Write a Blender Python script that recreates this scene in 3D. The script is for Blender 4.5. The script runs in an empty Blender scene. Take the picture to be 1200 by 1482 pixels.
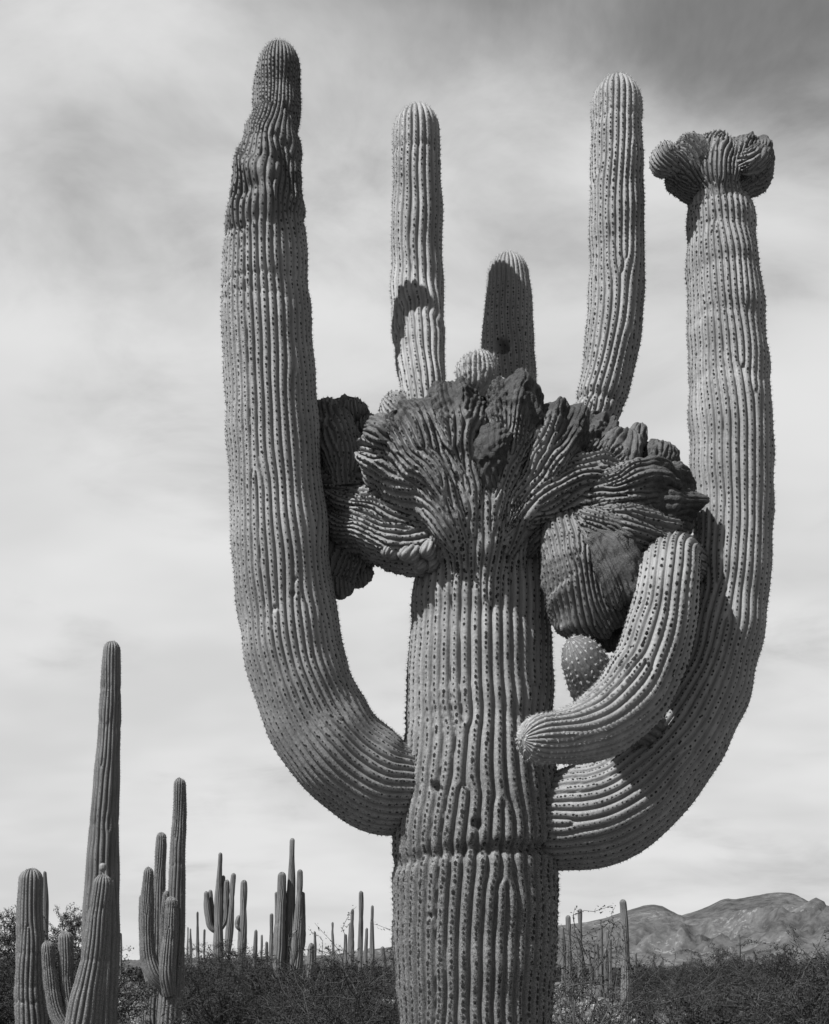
import bpy, math, random
import numpy as np
from mathutils import Vector

# ------------------------------------------------------------------ camera / light
sc = bpy.context.scene
F = 1800.0            # focal length in photo pixels (photo 1200 x 1482)
HZ = 1400.0           # photo row of the horizon
EYE = 1.5
D0 = 6.0              # distance of the big cactus trunk
PX = D0 / F           # metres per photo pixel at the big cactus

cam = bpy.data.cameras.new("camera")
cam.sensor_fit = 'VERTICAL'
cam.sensor_height = 36.0
cam.lens = 36.0 * F / 1482.0
cam.shift_y = (HZ - 741.0) / 1482.0
cam.clip_start = 0.05
cam.clip_end = 30000
camo = bpy.data.objects.new("camera", cam)
camo.location = (0, 0, EYE)
camo.rotation_euler = (math.pi / 2, 0, 0)
sc.collection.objects.link(camo)
sc.camera = camo

SUN_AZ, SUN_EL = math.radians(55), math.radians(49)
SUN_STRENGTH = 5.0
SKY_STRENGTH = 0.05
sun = bpy.data.lights.new("sun", 'SUN')
sun.energy = SUN_STRENGTH
sun.angle = math.radians(0.55)
suno = bpy.data.objects.new("sun", sun)
ldir = Vector((math.sin(SUN_AZ) * math.cos(SUN_EL), math.cos(SUN_AZ) * math.cos(SUN_EL), -math.sin(SUN_EL)))
suno.rotation_euler = ldir.to_track_quat('-Z', 'Y').to_euler()
suno.location = (-8, -6, 14)
sc.collection.objects.link(suno)

sc.view_settings.view_transform = 'Standard'
sc.view_settings.look = 'None'
sc.view_settings.exposure = 1.15
sc.view_settings.gamma = 1.0
sc.view_settings.use_curve_mapping = False


def N(nt, t, **kw):
    n = nt.nodes.new(t)
    for k, v in kw.items():
        setattr(n, k, v)
    return n


def setin(node, **kw):
    for k, v in kw.items():
        node.inputs[k.replace('_', ' ')].default_value = v


def math_node(nt, op, a, b=None, c=None, clamp=False):
    n = N(nt, 'ShaderNodeMath', operation=op, use_clamp=clamp)
    for i, v in enumerate((a, b, c)):
        if v is None:
            continue
        if isinstance(v, (int, float)):
            n.inputs[i].default_value = v
        else:
            nt.links.new(v, n.inputs[i])
    return n.outputs[0]


def maprange(nt, v, a, b, c, d, smooth=True):
    n = N(nt, 'ShaderNodeMapRange')
    if smooth:
        n.interpolation_type = 'SMOOTHSTEP'
    nt.links.new(v, n.inputs['Value'])
    for i, x in zip((1, 2, 3, 4), (a, b, c, d)):
        if isinstance(x, (int, float)):
            n.inputs[i].default_value = x
        else:
            nt.links.new(x, n.inputs[i])
    return n.outputs[0]


def noise(nt, vec, scale, detail=4, rough=0.55, dist=0.0, w=None):
    n = N(nt, 'ShaderNodeTexNoise')
    n.inputs['Scale'].default_value = scale
    n.inputs['Detail'].default_value = detail
    n.inputs['Roughness'].default_value = rough
    n.inputs['Distortion'].default_value = dist
    if vec is not None:
        nt.links.new(vec, n.inputs['Vector'])
    return n.outputs['Fac']


def build_world():
    w = bpy.data.worlds.new("World")
    sc.world = w
    w.use_nodes = True
    nt = w.node_tree
    nt.nodes.clear()
    out = N(nt, 'ShaderNodeOutputWorld')
    bg = N(nt, 'ShaderNodeBackground')
    bg.inputs['Strength'].default_value = SKY_STRENGTH
    nt.links.new(bg.outputs[0], out.inputs['Surface'])
    sky = N(nt, 'ShaderNodeTexSky', sky_type='NISHITA')
    sky.sun_disc = False
    sky.sun_elevation = SUN_EL
    sky.sun_rotation = math.radians(180) + SUN_AZ
    sky.dust_density = 1.0
    bw = N(nt, 'ShaderNodeRGBToBW')
    nt.links.new(sky.outputs[0], bw.inputs[0])
    # thin high cloud sheet: intersect the view direction with a flat layer
    tc = N(nt, 'ShaderNodeTexCoord')
    sep = N(nt, 'ShaderNodeSeparateXYZ')
    nt.links.new(tc.outputs['Generated'], sep.inputs[0])
    zz = math_node(nt, 'ADD', math_node(nt, 'MAXIMUM', sep.outputs[2], 0.0), 0.34)
    ux = math_node(nt, 'DIVIDE', sep.outputs[0], zz)
    uy = math_node(nt, 'DIVIDE', sep.outputs[1], zz)
    comb = N(nt, 'ShaderNodeCombineXYZ')
    nt.links.new(ux, comb.inputs[0])
    nt.links.new(uy, comb.inputs[1])
    mp = N(nt, 'ShaderNodeMapping')
    mp.inputs['Rotation'].default_value = (0, 0, math.radians(25))
    mp.inputs['Location'].default_value = (-2.3, 4.9, 0.0)
    mp.inputs['Scale'].default_value = (1.0, 1.5, 1)
    nt.links.new(comb.outputs[0], mp.inputs[0])
    n1 = noise(nt, mp.outputs[0], 1.5, 6, 0.5, 0.7)
    n2 = noise(nt, mp.outputs[0], 4.6, 6, 0.6, 0.6)
    cl = math_node(nt, 'ADD', math_node(nt, 'MULTIPLY', n1, 0.72), math_node(nt, 'MULTIPLY', n2, 0.28))
    # the veil thins out overhead
    thin = maprange(nt, sep.outputs[2], 0.38, 0.80, 0.0, 0.27)
    cover = maprange(nt, math_node(nt, 'SUBTRACT', cl, thin), 0.13, 0.50, 0.0, 1.0)
    clear = math_node(nt, 'ADD', math_node(nt, 'MULTIPLY', bw.outputs[0], 0.25), 1.0)
    n3 = noise(nt, mp.outputs[0], 2.6, 3, 0.5)
    bright = maprange(nt, n3, 0.3, 0.7, 5.9, 7.0)
    mix = N(nt, 'ShaderNodeMix', data_type='FLOAT')
    nt.links.new(cover, mix.inputs[0])
    nt.links.new(clear, mix.inputs[2])
    nt.links.new(bright, mix.inputs[3])
    nt.links.new(mix.outputs[0], bg.inputs['Color'])


build_world()

# ------------------------------------------------------------------ materials


def new_mat(name):
    m = bpy.data.materials.new(name)
    m.use_nodes = True
    nt = m.node_tree
    nt.nodes.clear()
    out = N(nt, 'ShaderNodeOutputMaterial')
    p = N(nt, 'ShaderNodeBsdfPrincipled')
    nt.links.new(p.outputs[0], out.inputs['Surface'])
    return m, nt, p


def attr(nt, name):
    a = N(nt, 'ShaderNodeAttribute')
    a.attribute_name = name
    return a.outputs['Fac']


def mixf(nt, f, a, b):
    n = N(nt, 'ShaderNodeMix', data_type='FLOAT')
    for i, v in zip((0, 2, 3), (f, a, b)):
        if isinstance(v, (int, float)):
            n.inputs[i].default_value = v
        else:
            nt.links.new(v, n.inputs[i])
    return n.outputs[0]


def skin_material(name, base=0.2, scale=1.0):
    m, nt, p = new_mat(name)
    tc = N(nt, 'ShaderNodeTexCoord').outputs['Object']
    big = noise(nt, tc, 3.5 * scale, 4)
    fine = noise(nt, tc, 60 * scale, 4, 0.65)
    speck = noise(nt, tc, 170 * scale, 3, 0.6)
    v = math_node(nt, 'ADD', base * 0.36, math_node(nt, 'MULTIPLY', big, base * 0.80))
    v = math_node(nt, 'ADD', v, math_node(nt, 'MULTIPLY', fine, base * 0.44))
    # weather streaks and dust
    st2 = N(nt, 'ShaderNodeMapping')
    st2.inputs['Scale'].default_value = (7, 7, 1.1)
    nt.links.new(tc, st2.inputs[0])
    v = math_node(nt, 'MULTIPLY', v, maprange(nt, noise(nt, st2.outputs[0], 2.2 * scale, 5, 0.65), 0.3, 0.7, 0.78, 1.2))
    # healed scars: small dark corky blotches
    scar = maprange(nt, noise(nt, tc, 11 * scale, 5, 0.7, 0.4), 0.64, 0.70, 0.0, 0.75)
    v = mixf(nt, scar, v, maprange(nt, speck, 0.3, 0.7, 0.02, 0.10))
    # corky bark on old ribs
    bark = maprange(nt, speck, 0.38, 0.62, 0.012, 0.17)
    barkmask = math_node(nt, 'MULTIPLY', attr(nt, 'bark'), maprange(nt, fine, 0.36, 0.52, 0.0, 1.0))
    v = mixf(nt, barkmask, v, bark)
    # dense dark woolly growth margin of the crest
    wool = maprange(nt, noise(nt, tc, 110 * scale, 4, 0.7, 0.6), 0.35, 0.68, 0.008, 0.045)
    fm = math_node(nt, 'MULTIPLY', attr(nt, 'felt'), maprange(nt, noise(nt, tc, 14 * scale, 3), 0.30, 0.48, 0.55, 1.0))
    v = mixf(nt, fm, v, wool)
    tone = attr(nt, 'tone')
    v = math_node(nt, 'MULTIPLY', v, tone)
    nt.links.new(v, p.inputs['Base Color'])
    p.inputs['Roughness'].default_value = 0.62
    p.inputs['Specular IOR Level'].default_value = 0.35
    b = N(nt, 'ShaderNodeBump')
    b.inputs['Strength'].default_value = 0.55
    b.inputs['Distance'].default_value = 0.006 / scale
    hgt = math_node(nt, 'ADD', fine, math_node(nt, 'MULTIPLY', speck, math_node(nt, 'ADD', 0.4, math_node(nt, 'MULTIPLY', attr(nt, 'felt'), 2.6))))
    nt.links.new(hgt, b.inputs['Height'])
    nt.links.new(b.outputs[0], p.inputs['Normal'])
    return m


def spine_material():
    m, nt, p = new_mat("spine_clusters")
    nt.links.new(attr(nt, 'tone'), p.inputs['Base Color'])
    p.inputs['Roughness'].default_value = 0.8
    p.inputs['Specular IOR Level'].default_value = 0.08
    return m


def plain_noise_mat(name, lo, hi, scale, rough=0.9, bump=0.0):
    m, nt, p = new_mat(name)
    tc = N(nt, 'ShaderNodeTexCoord').outputs['Object']
    n = noise(nt, tc, scale, 5, 0.6)
    oi = N(nt, 'ShaderNodeObjectInfo').outputs['Random']
    v = math_node(nt, 'MULTIPLY', maprange(nt, n, 0.3, 0.7, lo, hi), maprange(nt, oi, 0, 1, 0.6, 1.5, False))
    nt.links.new(v, p.inputs['Base Color'])
    p.inputs['Roughness'].default_value = rough
    p.inputs['Specular IOR Level'].default_value = 0.2
    if bump:
        b = N(nt, 'ShaderNodeBump')
        b.inputs['Strength'].default_value = bump
        nt.links.new(n, b.inputs['Height'])
        nt.links.new(b.outputs[0], p.inputs['Normal'])
    return m


M_SKIN = skin_material("saguaro_skin", 0.138)
M_FAR = skin_material("distant_saguaro_skin", 0.068, 0.6)
M_SPINE = spine_material()
M_LEAF = plain_noise_mat("shrub_leaf", 0.008, 0.027, 3.0)
M_LEAF2 = plain_noise_mat("pale_shrub_leaf", 0.016, 0.042, 3.0)
M_WOOD = plain_noise_mat("shrub_wood", 0.02, 0.04, 20.0)

# ------------------------------------------------------------------ helpers
COL = sc.collection


def link(o, parent=None):
    COL.objects.link(o)
    if parent is not None:
        o.parent = parent
        o.matrix_parent_inverse = parent.matrix_basis.inverted()
    return o


def mesh_from(name, verts, quads=None, tris=None, attrs=None, smooth=True):
    verts = np.asarray(verts, dtype=np.float32).reshape(-1, 3)
    parts, starts, totals = [], [], []
    off = 0
    for f, k in ((quads, 4), (tris, 3)):
        if f is None or len(f) == 0:
            continue
        f = np.asarray(f, dtype=np.int32).reshape(-1, k)
        parts.append(f.ravel())
        starts.append(off + np.arange(len(f), dtype=np.int32) * k)
        totals.append(np.full(len(f), k, dtype=np.int32))
        off += f.size
    idx = np.concatenate(parts)
    st = np.concatenate(starts)
    me = bpy.data.meshes.new(name)
    me.vertices.add(len(verts))
    me.vertices.foreach_set('co', verts.ravel())
    me.loops.add(len(idx))
    me.loops.foreach_set('vertex_index', idx)
    me.polygons.add(len(st))
    me.polygons.foreach_set('loop_start', st)
    if smooth:
        me.polygons.foreach_set('use_smooth', np.ones(len(st), dtype=bool))
    for k, v in (attrs or {}).items():
        a = me.attributes.new(k, 'FLOAT', 'POINT')
        a.data.foreach_set('value', np.asarray(v, dtype=np.float32).ravel())
    me.update(calc_edges=True)
    me.validate()
    return me


def add_mesh(name, me, mat, parent=None, kind=None, label=None):
    if not me.materials:
        me.materials.append(mat)
    o = bpy.data.objects.new(name, me)
    link(o, parent)
    if kind:
        o['kind'] = kind
    if label:
        o['label'] = label
    return o


def thing(name, label, cat, loc=(0, 0, 0), group=None):
    o = bpy.data.objects.new(name, None)
    o.location = loc
    o.empty_display_size = 0.2
    COL.objects.link(o)
    o['label'] = label
    o['category'] = cat
    if group:
        o['group'] = group
    bpy.context.view_layer.update()
    return o


def W(px, py, d=0.0, dist=D0):
    """photo pixel + depth offset (in trunk-distance pixels, + = away) -> world point"""
    y = dist + d * dist / F
    return np.array([(px - 600.0) * y / F, y, EYE + (HZ - py) * y / F]), y / F


def sines(rng, u, s, n, smax, umax=3):
    """smooth periodic-in-u pseudo noise, about -1..1 (u in 0..1, s any length unit)"""
    out = np.zeros(np.broadcast(u, s).shape)
    for _ in range(n):
        ku = rng.integers(-umax, umax + 1)
        ks = rng.uniform(0.25, 1.0) * smax
        out += np.sin(2 * np.pi * (ku * u + ks * s + rng.random()))
    return out / math.sqrt(n) * 0.9


def spline(pts, n):
    """non-uniform cubic through rows of pts; first three columns are the position"""
    pts = np.asarray(pts, float)
    t = np.concatenate([[0], np.cumsum(np.linalg.norm(np.diff(pts[:, :3], axis=0), axis=1))])
    m = np.gradient(pts, t, axis=0) if len(pts) > 2 else np.repeat((pts[1:] - pts[:1]) / t[-1], 2, axis=0)
    q = np.linspace(0, t[-1], n)
    i = np.clip(np.searchsorted(t, q, side='right') - 1, 0, len(t) - 2)
    h = (t[i + 1] - t[i])[:, None]
    x = ((q - t[i])[:, None]) / h
    h00 = 2 * x**3 - 3 * x**2 + 1
    h10 = x**3 - 2 * x**2 + x
    h01 = -2 * x**3 + 3 * x**2
    h11 = x**3 - x**2
    return h00 * pts[i] + h10 * h * m[i] + h01 * pts[i + 1] + h11 * h * m[i + 1]


def warp3(P, wl, seed=77):
    """smooth world-space displacement field (unit amplitude)"""
    rng = np.random.default_rng(seed)
    out = np.zeros_like(P)
    for _ in range(9):
        k = rng.normal(size=3)
        k /= np.linalg.norm(k)
        k *= rng.uniform(0.7, 1.6) / wl
        ph = 2 * np.pi * (P @ k) + rng.uniform(0, 6.28)
        out += np.sin(ph)[..., None] * rng.normal(size=3) * 0.45
    return out


def ribbed(pts, ribs=24, seed=1, dist=D0, ds=2.5, per=9, cap=1.15, kr=0.30, disl=8, grow=0, wob=0.5,
           lump=1.2, ref=(0, -1, 0), rings=(), holes=(), droop=0.0, ruffle=0.0, rk=3.0, tipvar=0.0,
           bead=0.0, bead_len=13.0, sharp=1.5, bark=None, felt=None, tone=1.0, areole=None, grain=0.0, kappa=0.8, twist=0.0, warp=(), capsoft=1.0, capp=2.0, nod=0.0):
    """A ribbed cactus body round a path of (px, py, d, a[, b]); ribs fork at phase dislocations.
    Returns (body mesh data, areole list)."""
    rng = np.random.default_rng(seed)
    unit = dist / F
    cp = []
    for p in pts:
        w, k = W(p[0], p[1], p[2], dist)
        a = p[3] * k
        b = (p[4] if len(p) > 4 else p[3]) * k
        cp.append([*w, a, b])
    fine = spline(cp, 600)
    seg = np.concatenate([[0], np.cumsum(np.linalg.norm(np.diff(fine[:, :3], axis=0), axis=1))])
    S = seg[-1]
    aend = 0.5 * (fine[-1, 3] + fine[-1, 4])
    Lc = min(cap * aend, 0.9 * S)
    nb = max(6, int((S - Lc) / (ds * unit)))
    nc = max(7, int(1.5 * Lc / (ds * unit)))
    s = np.concatenate([np.linspace(0, S - Lc, nb, endpoint=False),
                        S - Lc + Lc * np.sin(np.linspace(0, np.pi / 2, nc) * 0.985)])
    row = np.stack([np.interp(s, seg, fine[:, k]) for k in range(5)], 1)
    capx = np.clip((s - (S - Lc)) / Lc, 0, 1)
    capf = np.maximum(1 - capx**capp, 1e-5)**(1 / capp)
    C = row[:, :3]
    T = np.gradient(C, s, axis=0)
    T /= np.linalg.norm(T, axis=1)[:, None]
    if ref is not None:
        fr = np.asarray(ref, float)[None, :] - (T @ np.asarray(ref, float))[:, None] * T
        fr /= np.linalg.norm(fr, axis=1)[:, None]
    else:
        fr = np.zeros_like(T)
        f0 = np.array([0, 0, 1.0]) - T[0, 2] * T[0]
        f0 /= np.linalg.norm(f0)
        for i in range(len(T)):
            f0 = f0 - (f0 @ T[i]) * T[i]
            f0 /= np.linalg.norm(f0)
            fr[i] = f0
    sd = np.cross(T, fr)
    # make "side" point to picture right where possible
    if np.mean(sd[:, 0]) < 0 and ref is not None:
        sd = -sd
    U = int(round(ribs + max(grow, 0) / 2)) * per
    u = np.arange(U) / U
    # equal arc length round a mean ellipse
    asp = float(np.mean(row[:, 3] / np.maximum(row[:, 4], 1e-6)))
    th = np.linspace(0, 2 * np.pi, 2001)
    el = np.concatenate([[0], np.cumsum(np.hypot(np.diff(asp * np.cos(th)), np.diff(np.sin(th))))])
    theta = np.interp(u, el / el[-1], th)
    ct, st = np.cos(theta)[None, :], np.sin(theta)[None, :]
    A = (row[:, 3] * capf)[:, None]
    B = (row[:, 4] * capf)[:, None]
    circ = 2 * np.pi * np.sqrt((row[:, 3]**2 + row[:, 4]**2) / 2)
    Cm = float(np.mean(circ))
    uu, ss = u[None, :], s[:, None]
    # rib phase with dislocations
    signs = [1] * max(grow, 0) + [-1] * max(-grow, 0) + [(-1)**k for k in range(disl)]
    phi = 2 * np.pi * (ribs + 0.0) * uu + np.zeros((len(s), 1))
    tot = 0
    for k, sg in enumerate(signs):
        u0 = rng.uniform(0.02, 0.48) if rng.random() < 0.75 else rng.random()
        u0 = np.interp(u0, [0, 1], [0, 1])
        s0 = rng.uniform(0.08, 0.93) * (S - 0.5 * Lc)
        if k < abs(grow):
            g = np.concatenate([[0], np.cumsum(np.maximum(np.sign(sg) * np.diff(circ), 0) + 1e-9 * Cm)])
            s0 = np.interp(rng.random() * g[-1], g, s) + rng.normal() * 0.02 * S
        z = np.pi * (uu - u0) + 1j * np.pi * kappa * (ss - s0) / Cm
        phi = phi - sg * np.angle(np.sin(z))
        tot += sg
    if tot % 2:
        phi = phi + np.pi * uu
    phi = phi + wob * sines(rng, uu, ss / (PX * 200) * (PX / unit), 5, 2.2, 3)
    if twist:
        phi = phi + 2 * np.pi * ribs * twist * (ss / S)
    r = np.abs(np.sin(phi / 2))
    prof = 1 - (1 - r)**sharp
    amp = kr * (circ * capf)[:, None] / ribs
    # constrictions
    ring = np.zeros((len(s), U))
    for (py, depth, width, tilt, *bias) in rings:
        s0 = s[np.argmin(np.abs((EYE + (HZ - py) * C[:, 1] / F) - C[:, 2]))]
        q = (ss - s0 - tilt * unit * ct + 2.0 * unit * np.sin(phi * 0.5)) / (width * unit)
        q = q + 0.5 * sines(rng, uu, 0.0 * ss, 5, 1.0, 7)
        bs = 1.0 if not bias else np.clip(0.55 + bias[0] * ct, 0.08, 1)
        ring = ring - depth * unit * bs * np.exp(-q * q)
    ff = None
    if felt is not None:
        ff = np.clip(felt(np.broadcast_to(ss / S, r.shape), np.broadcast_to(ct, r.shape), np.broadcast_to(st, r.shape)), 0, 1)
        amp = amp * (1 - 0.78 * ff)
    amp = amp * capf[:, None]**(capsoft - 1.0)
    disp = amp * (prof - 0.55)
    sl = ss / (unit * 100)
    disp = disp + lump * unit * sines(rng, uu, sl, 7, 1.6, 2)
    if nod:
        disp = disp + nod * unit * (ss / S) * (np.maximum(sines(rng, uu, sl, 9, 3.2, 4), -0.3)) * capf[:, None]
    if grain:
        disp = disp + (grain * (1 + (0 if ff is None else 4.0 * ff))) * unit * sines(rng, uu * 1.0, sl, 14, 11.0, 14)
    if areole:
        sp = areole['spacing'] * unit
        jit = sp * (0.5 * np.sin(2 * np.pi * (uu * ribs * 0.5 + 0.1)) + 0.35 * np.sin(2 * np.pi * 7.3 * uu))
        tub = np.cos(2 * np.pi * (ss + jit) / sp)
        disp = disp + areole.get('bump', 0.12) * amp * tub * r**3
    if bead:
        jb = bead_len * unit * 0.5 * np.round(np.sin(phi / 4) * 3) * 0.37
        disp = disp * (1 - bead * 0.5) + bead * amp * 0.9 * (np.abs(np.sin(np.pi * (ss + jb) / (bead_len * unit)))**0.6 - 0.5) * r
    disp = disp + ring
    for (hx, hy, rad, dep) in holes:      # woodpecker holes and scars given in photo pixels
        pj = C[:, None, :] + A[..., None] * ct[..., None] * sd[:, None, :] + B[..., None] * st[..., None] * fr[:, None, :]
        ix = 600 + pj[..., 0] / pj[..., 1] * F
        iy = HZ - (pj[..., 2] - EYE) / pj[..., 1] * F
        q = ((ix - hx)**2 + (iy - hy)**2) / rad**2
        disp = disp - np.where((st > 0), dep * unit * np.exp(-q * q), 0)
    n = (ct / np.maximum(A, 1e-5))[..., None] * sd[:, None, :] + (st / np.maximum(B, 1e-5))[..., None] * fr[:, None, :]
    n /= np.linalg.norm(n, axis=2)[..., None]
    tx = capx[:, None, None]
    n = n * np.sqrt(1 - tx**2 * 0.98) + T[:, None, :] * tx
    P = C[:, None, :] + (A * ct)[..., None] * sd[:, None, :] + (B * st)[..., None] * fr[:, None, :] + disp[..., None] * n
    q = (ss / S)
    if droop:
        P = P - (droop * unit * np.abs(ct)**2.3 * q**2)[..., None] * T[:, None, :]
    if ruffle:
        P = P + (ruffle * unit * np.sin(np.pi * rk * ct + rng.random() * 6) * q**1.5)[..., None] * fr[:, None, :]
    if tipvar:
        P = P + (tipvar * unit * np.sin(np.pi * rk * 1.3 * ct + 1.0 + rng.random() * 6) * q**3)[..., None] * T[:, None, :]
    for (wa, wl, wf) in warp:
        d3 = warp3(P, wl * unit) * (wa * unit)
        if wf is not None:
            d3 = d3 * wf(HZ - (P[..., 2] - EYE) / P[..., 1] * F)[..., None]
        P = P + d3
    R = len(s)
    verts = P.reshape(-1, 3)
    i, j = np.meshgrid(np.arange(R - 1), np.arange(U), indexing='ij')
    j2 = (j + 1) % U
    quads = np.stack([i * U + j, i * U + j2, (i + 1) * U + j2, (i + 1) * U + j], -1).reshape(-1, 4)
    tip = P[-1].mean(axis=0)
    verts = np.vstack([verts, tip])
    jj = np.arange(U)
    tris = np.stack([(R - 1) * U + jj, (R - 1) * U + (jj + 1) % U, np.full(U, R * U)], -1)
    # orientation
    e1 = P[R // 2, 1] - P[R // 2, 0]
    e2 = P[R // 2 + 1, 0] - P[R // 2, 0]
    if np.dot(np.cross(e1, e2), n[R // 2, 0]) < 0:
        quads = quads[:, ::-1]
        tris = tris[:, ::-1]
    # attributes
    pyv = HZ - (P[..., 2] - EYE) / P[..., 1] * F
    fb = np.zeros((R, U)) if bark is None else np.clip(bark(pyv, s / S), 0, 1) * (0.35 + 0.65 * r)
    ff = np.zeros((R, U)) if ff is None else ff
    at = {'bark': np.append(fb.ravel(), 0), 'felt': np.append(ff.ravel(), ff[-1].mean()),
          'tone': np.append(np.broadcast_to(tone(pyv), (R, U)).ravel(), tone(pyv[-1]).mean()) if callable(tone) else np.full(R * U + 1, tone)}
    body = (verts, quads, tris, at)
    ar = None
    if areole:
        k = np.floor((ss + jit) / sp)
        m = np.zeros((R, U), bool)
        m[1:] = k[1:] != k[:-1]
        rl, rr = np.roll(r, 1, 1), np.roll(r, -1, 1)
        m &= (r >= rl) & (r > rr) & (r > 0.8)
        # skip the hidden buried foot and where the cap gets too narrow
        m[:2] = False
        m &= (capf[:, None] > 0.18) & (ff < 0.45)
        du = np.roll(P, -1, 1) - np.roll(P, 1, 1)
        dv = np.gradient(P, axis=0)
        nn = np.cross(du, dv)
        nn /= np.maximum(np.linalg.norm(nn, axis=2), 1e-9)[..., None]
        flip = np.sign(np.sum(nn * n, axis=2))
        nn *= flip[..., None]
        dv /= np.maximum(np.linalg.norm(dv, axis=2), 1e-9)[..., None]
        sm = np.broadcast_to((S - ss) / unit, (R, U))[m]
        ar = (P[m], nn[m], dv[m], sm, areole, unit, rng)
    return body, ar


def spine_mesh(name, ar):
    pos, n, t, fromtip, A, unit, rng = ar
    keep = rng.random(len(pos)) > 0.05
    pos, n, t, fromtip = pos[keep], n[keep], t[keep], fromtip[keep]
    K = len(pos)
    pos = pos + t * (rng.normal(size=K) * 0.11 * A['spacing'] * unit)[:, None]
    b = np.cross(n, t)
    b /= np.maximum(np.linalg.norm(b, axis=1), 1e-9)[:, None]
    t = np.cross(b, n)
    young = np.clip(1 - fromtip / A.get('young', 60.0), 0, 1)
    pr = A['pad'] * unit * rng.uniform(0.6, 1.3, K) * (1 - 0.35 * young)
    if 'padramp' in A:
        pr = pr * np.interp(fromtip, *A['padramp'])
    V, Tr, tone = [], [], []
    # woolly pad: low elongated pyramid
    lift = n * (0.02 * pr)[:, None]
    c = pos + n * (0.38 * pr)[:, None]
    corners = [pos - lift + (t * math.cos(a) * 1.35 + b * math.sin(a)) * pr[:, None] for a in np.linspace(0, 2 * np.pi, 6)[:-1]]
    V = [c] + corners
    base = np.arange(K)
    for i in range(5):
        Tr.append(np.stack([base, base + K * (1 + i), base + K * (1 + (i + 1) % 5)], 1))
    padtone = A.get('tone', 0.016) * rng.uniform(0.6, 1.5, K) * (1 - young) + young * 0.30
    tone = [padtone] * 6
    off = 6 * K
    for i in range(A['spines']):
        az = rng.uniform(0, 2 * np.pi, K)
        be = rng.uniform(0.25, 1.25, K)
        d = n * np.cos(be)[:, None] + (t * np.cos(az)[:, None] + b * np.sin(az)[:, None]) * np.sin(be)[:, None]
        L = A['length'] * unit * rng.uniform(0.5, 1.2, K)
        w = np.cross(d, rng.normal(size=(K, 3)))
        w /= np.linalg.norm(w, axis=1)[:, None]
        w *= (A.get('width', 0.32) * unit)
        o = pos + n * (0.2 * pr)[:, None]
        V += [o + w, o - w, o + d * L[:, None]]
        q = off + np.arange(K)
        Tr.append(np.stack([q, q + K, q + 2 * K], 1))
        off += 3 * K
        sp = A.get('spine_tone', 0.05) * rng.uniform(0.5, 1.8, K) * (1 - young) + young * rng.uniform(0.25, 0.5, K)
        tone += [sp] * 3
    V = np.concatenate(V)
    Tr = np.concatenate(Tr)
    return mesh_from(name, V, tris=Tr, attrs={'tone': np.concatenate(tone)}, smooth=False)


def cactus_part(name, parent, mat=None, label=None, **kw):
    body, ar = ribbed(**kw)
    o = add_mesh(name, mesh_from(name, *body[:3], attrs=body[3]), mat or M_SKIN, parent, label=label)
    if ar is not None and len(ar[0]):
        add_mesh('spines', spine_mesh('spines', ar), M_SPINE, o, kind='stuff')
    return o


# ------------------------------------------------------------------ terrain
def fbm2(x, y, seed, octaves=5, ridged=False):
    rng = np.random.default_rng(seed)
    out = np.zeros_like(x, dtype=float)
    a, f = 1.0, 1.0
    for _ in range(octaves):
        v = np.zeros_like(x, dtype=float)
        for _k in range(4):
            an = rng.uniform(0, 2 * np.pi)
            v += np.sin(f * (x * math.cos(an) + y * math.sin(an)) * 2 * np.pi + rng.uniform(0, 6.28)
                        + 1.3 * np.sin(f * (y * math.cos(an) - x * math.sin(an)) * 4 + rng.uniform(0, 6)))
        v /= 2.4
        out += a * ((1 - np.abs(v)) * 1.4 - 0.8 if ridged else v)
        a *= 0.5
        f *= 2.05
    return out


def build_ground():
    m, nt, p = new_mat("desert_sand")
    tc = N(nt, 'ShaderNodeTexCoord').outputs['Object']
    a = noise(nt, tc, 0.12, 5, 0.6)
    b = noise(nt, tc, 1.6, 6, 0.65)
    v = math_node(nt, 'ADD', maprange(nt, a, 0.35, 0.65, 0.08, 0.15), maprange(nt, b, 0.35, 0.65, -0.055, 0.06))
    nt.links.new(v, p.inputs['Base Color'])
    p.inputs['Roughness'].default_value = 0.95
    p.inputs['Specular IOR Level'].default_value = 0.1
    bm = N(nt, 'ShaderNodeBump')
    bm.inputs['Strength'].default_value = 0.6
    bm.inputs['Distance'].default_value = 0.1
    nt.links.new(b, bm.inputs['Height'])
    nt.links.new(bm.outputs[0], p.inputs['Normal'])
    # graded grid: dense near, huge far
    g = np.concatenate([-np.geomspace(9000, 3, 60), np.linspace(-2.5, 2.5, 6), np.geomspace(3, 9000, 60)])
    gx, gy = np.meshgrid(g, g + 40, indexing='ij')
    r = np.hypot(gx, gy - 40)
    z = 0.10 * fbm2(gx / 23, gy / 23, 5, 4) * np.clip((np.hypot(gx, gy - 6) - 2) / 12, 0, 1)
    z = np.where(r > 300, 0, z)
    n = len(g)
    i, j = np.meshgrid(np.arange(n - 1), np.arange(n - 1), indexing='ij')
    quads = np.stack([i * n + j, (i + 1) * n + j, (i + 1) * n + j + 1, i * n + j + 1], -1).reshape(-1, 4)
    me = mesh_from('ground', np.stack([gx, gy, z], -1), quads)
    add_mesh('ground', me, m, kind='structure')


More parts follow.
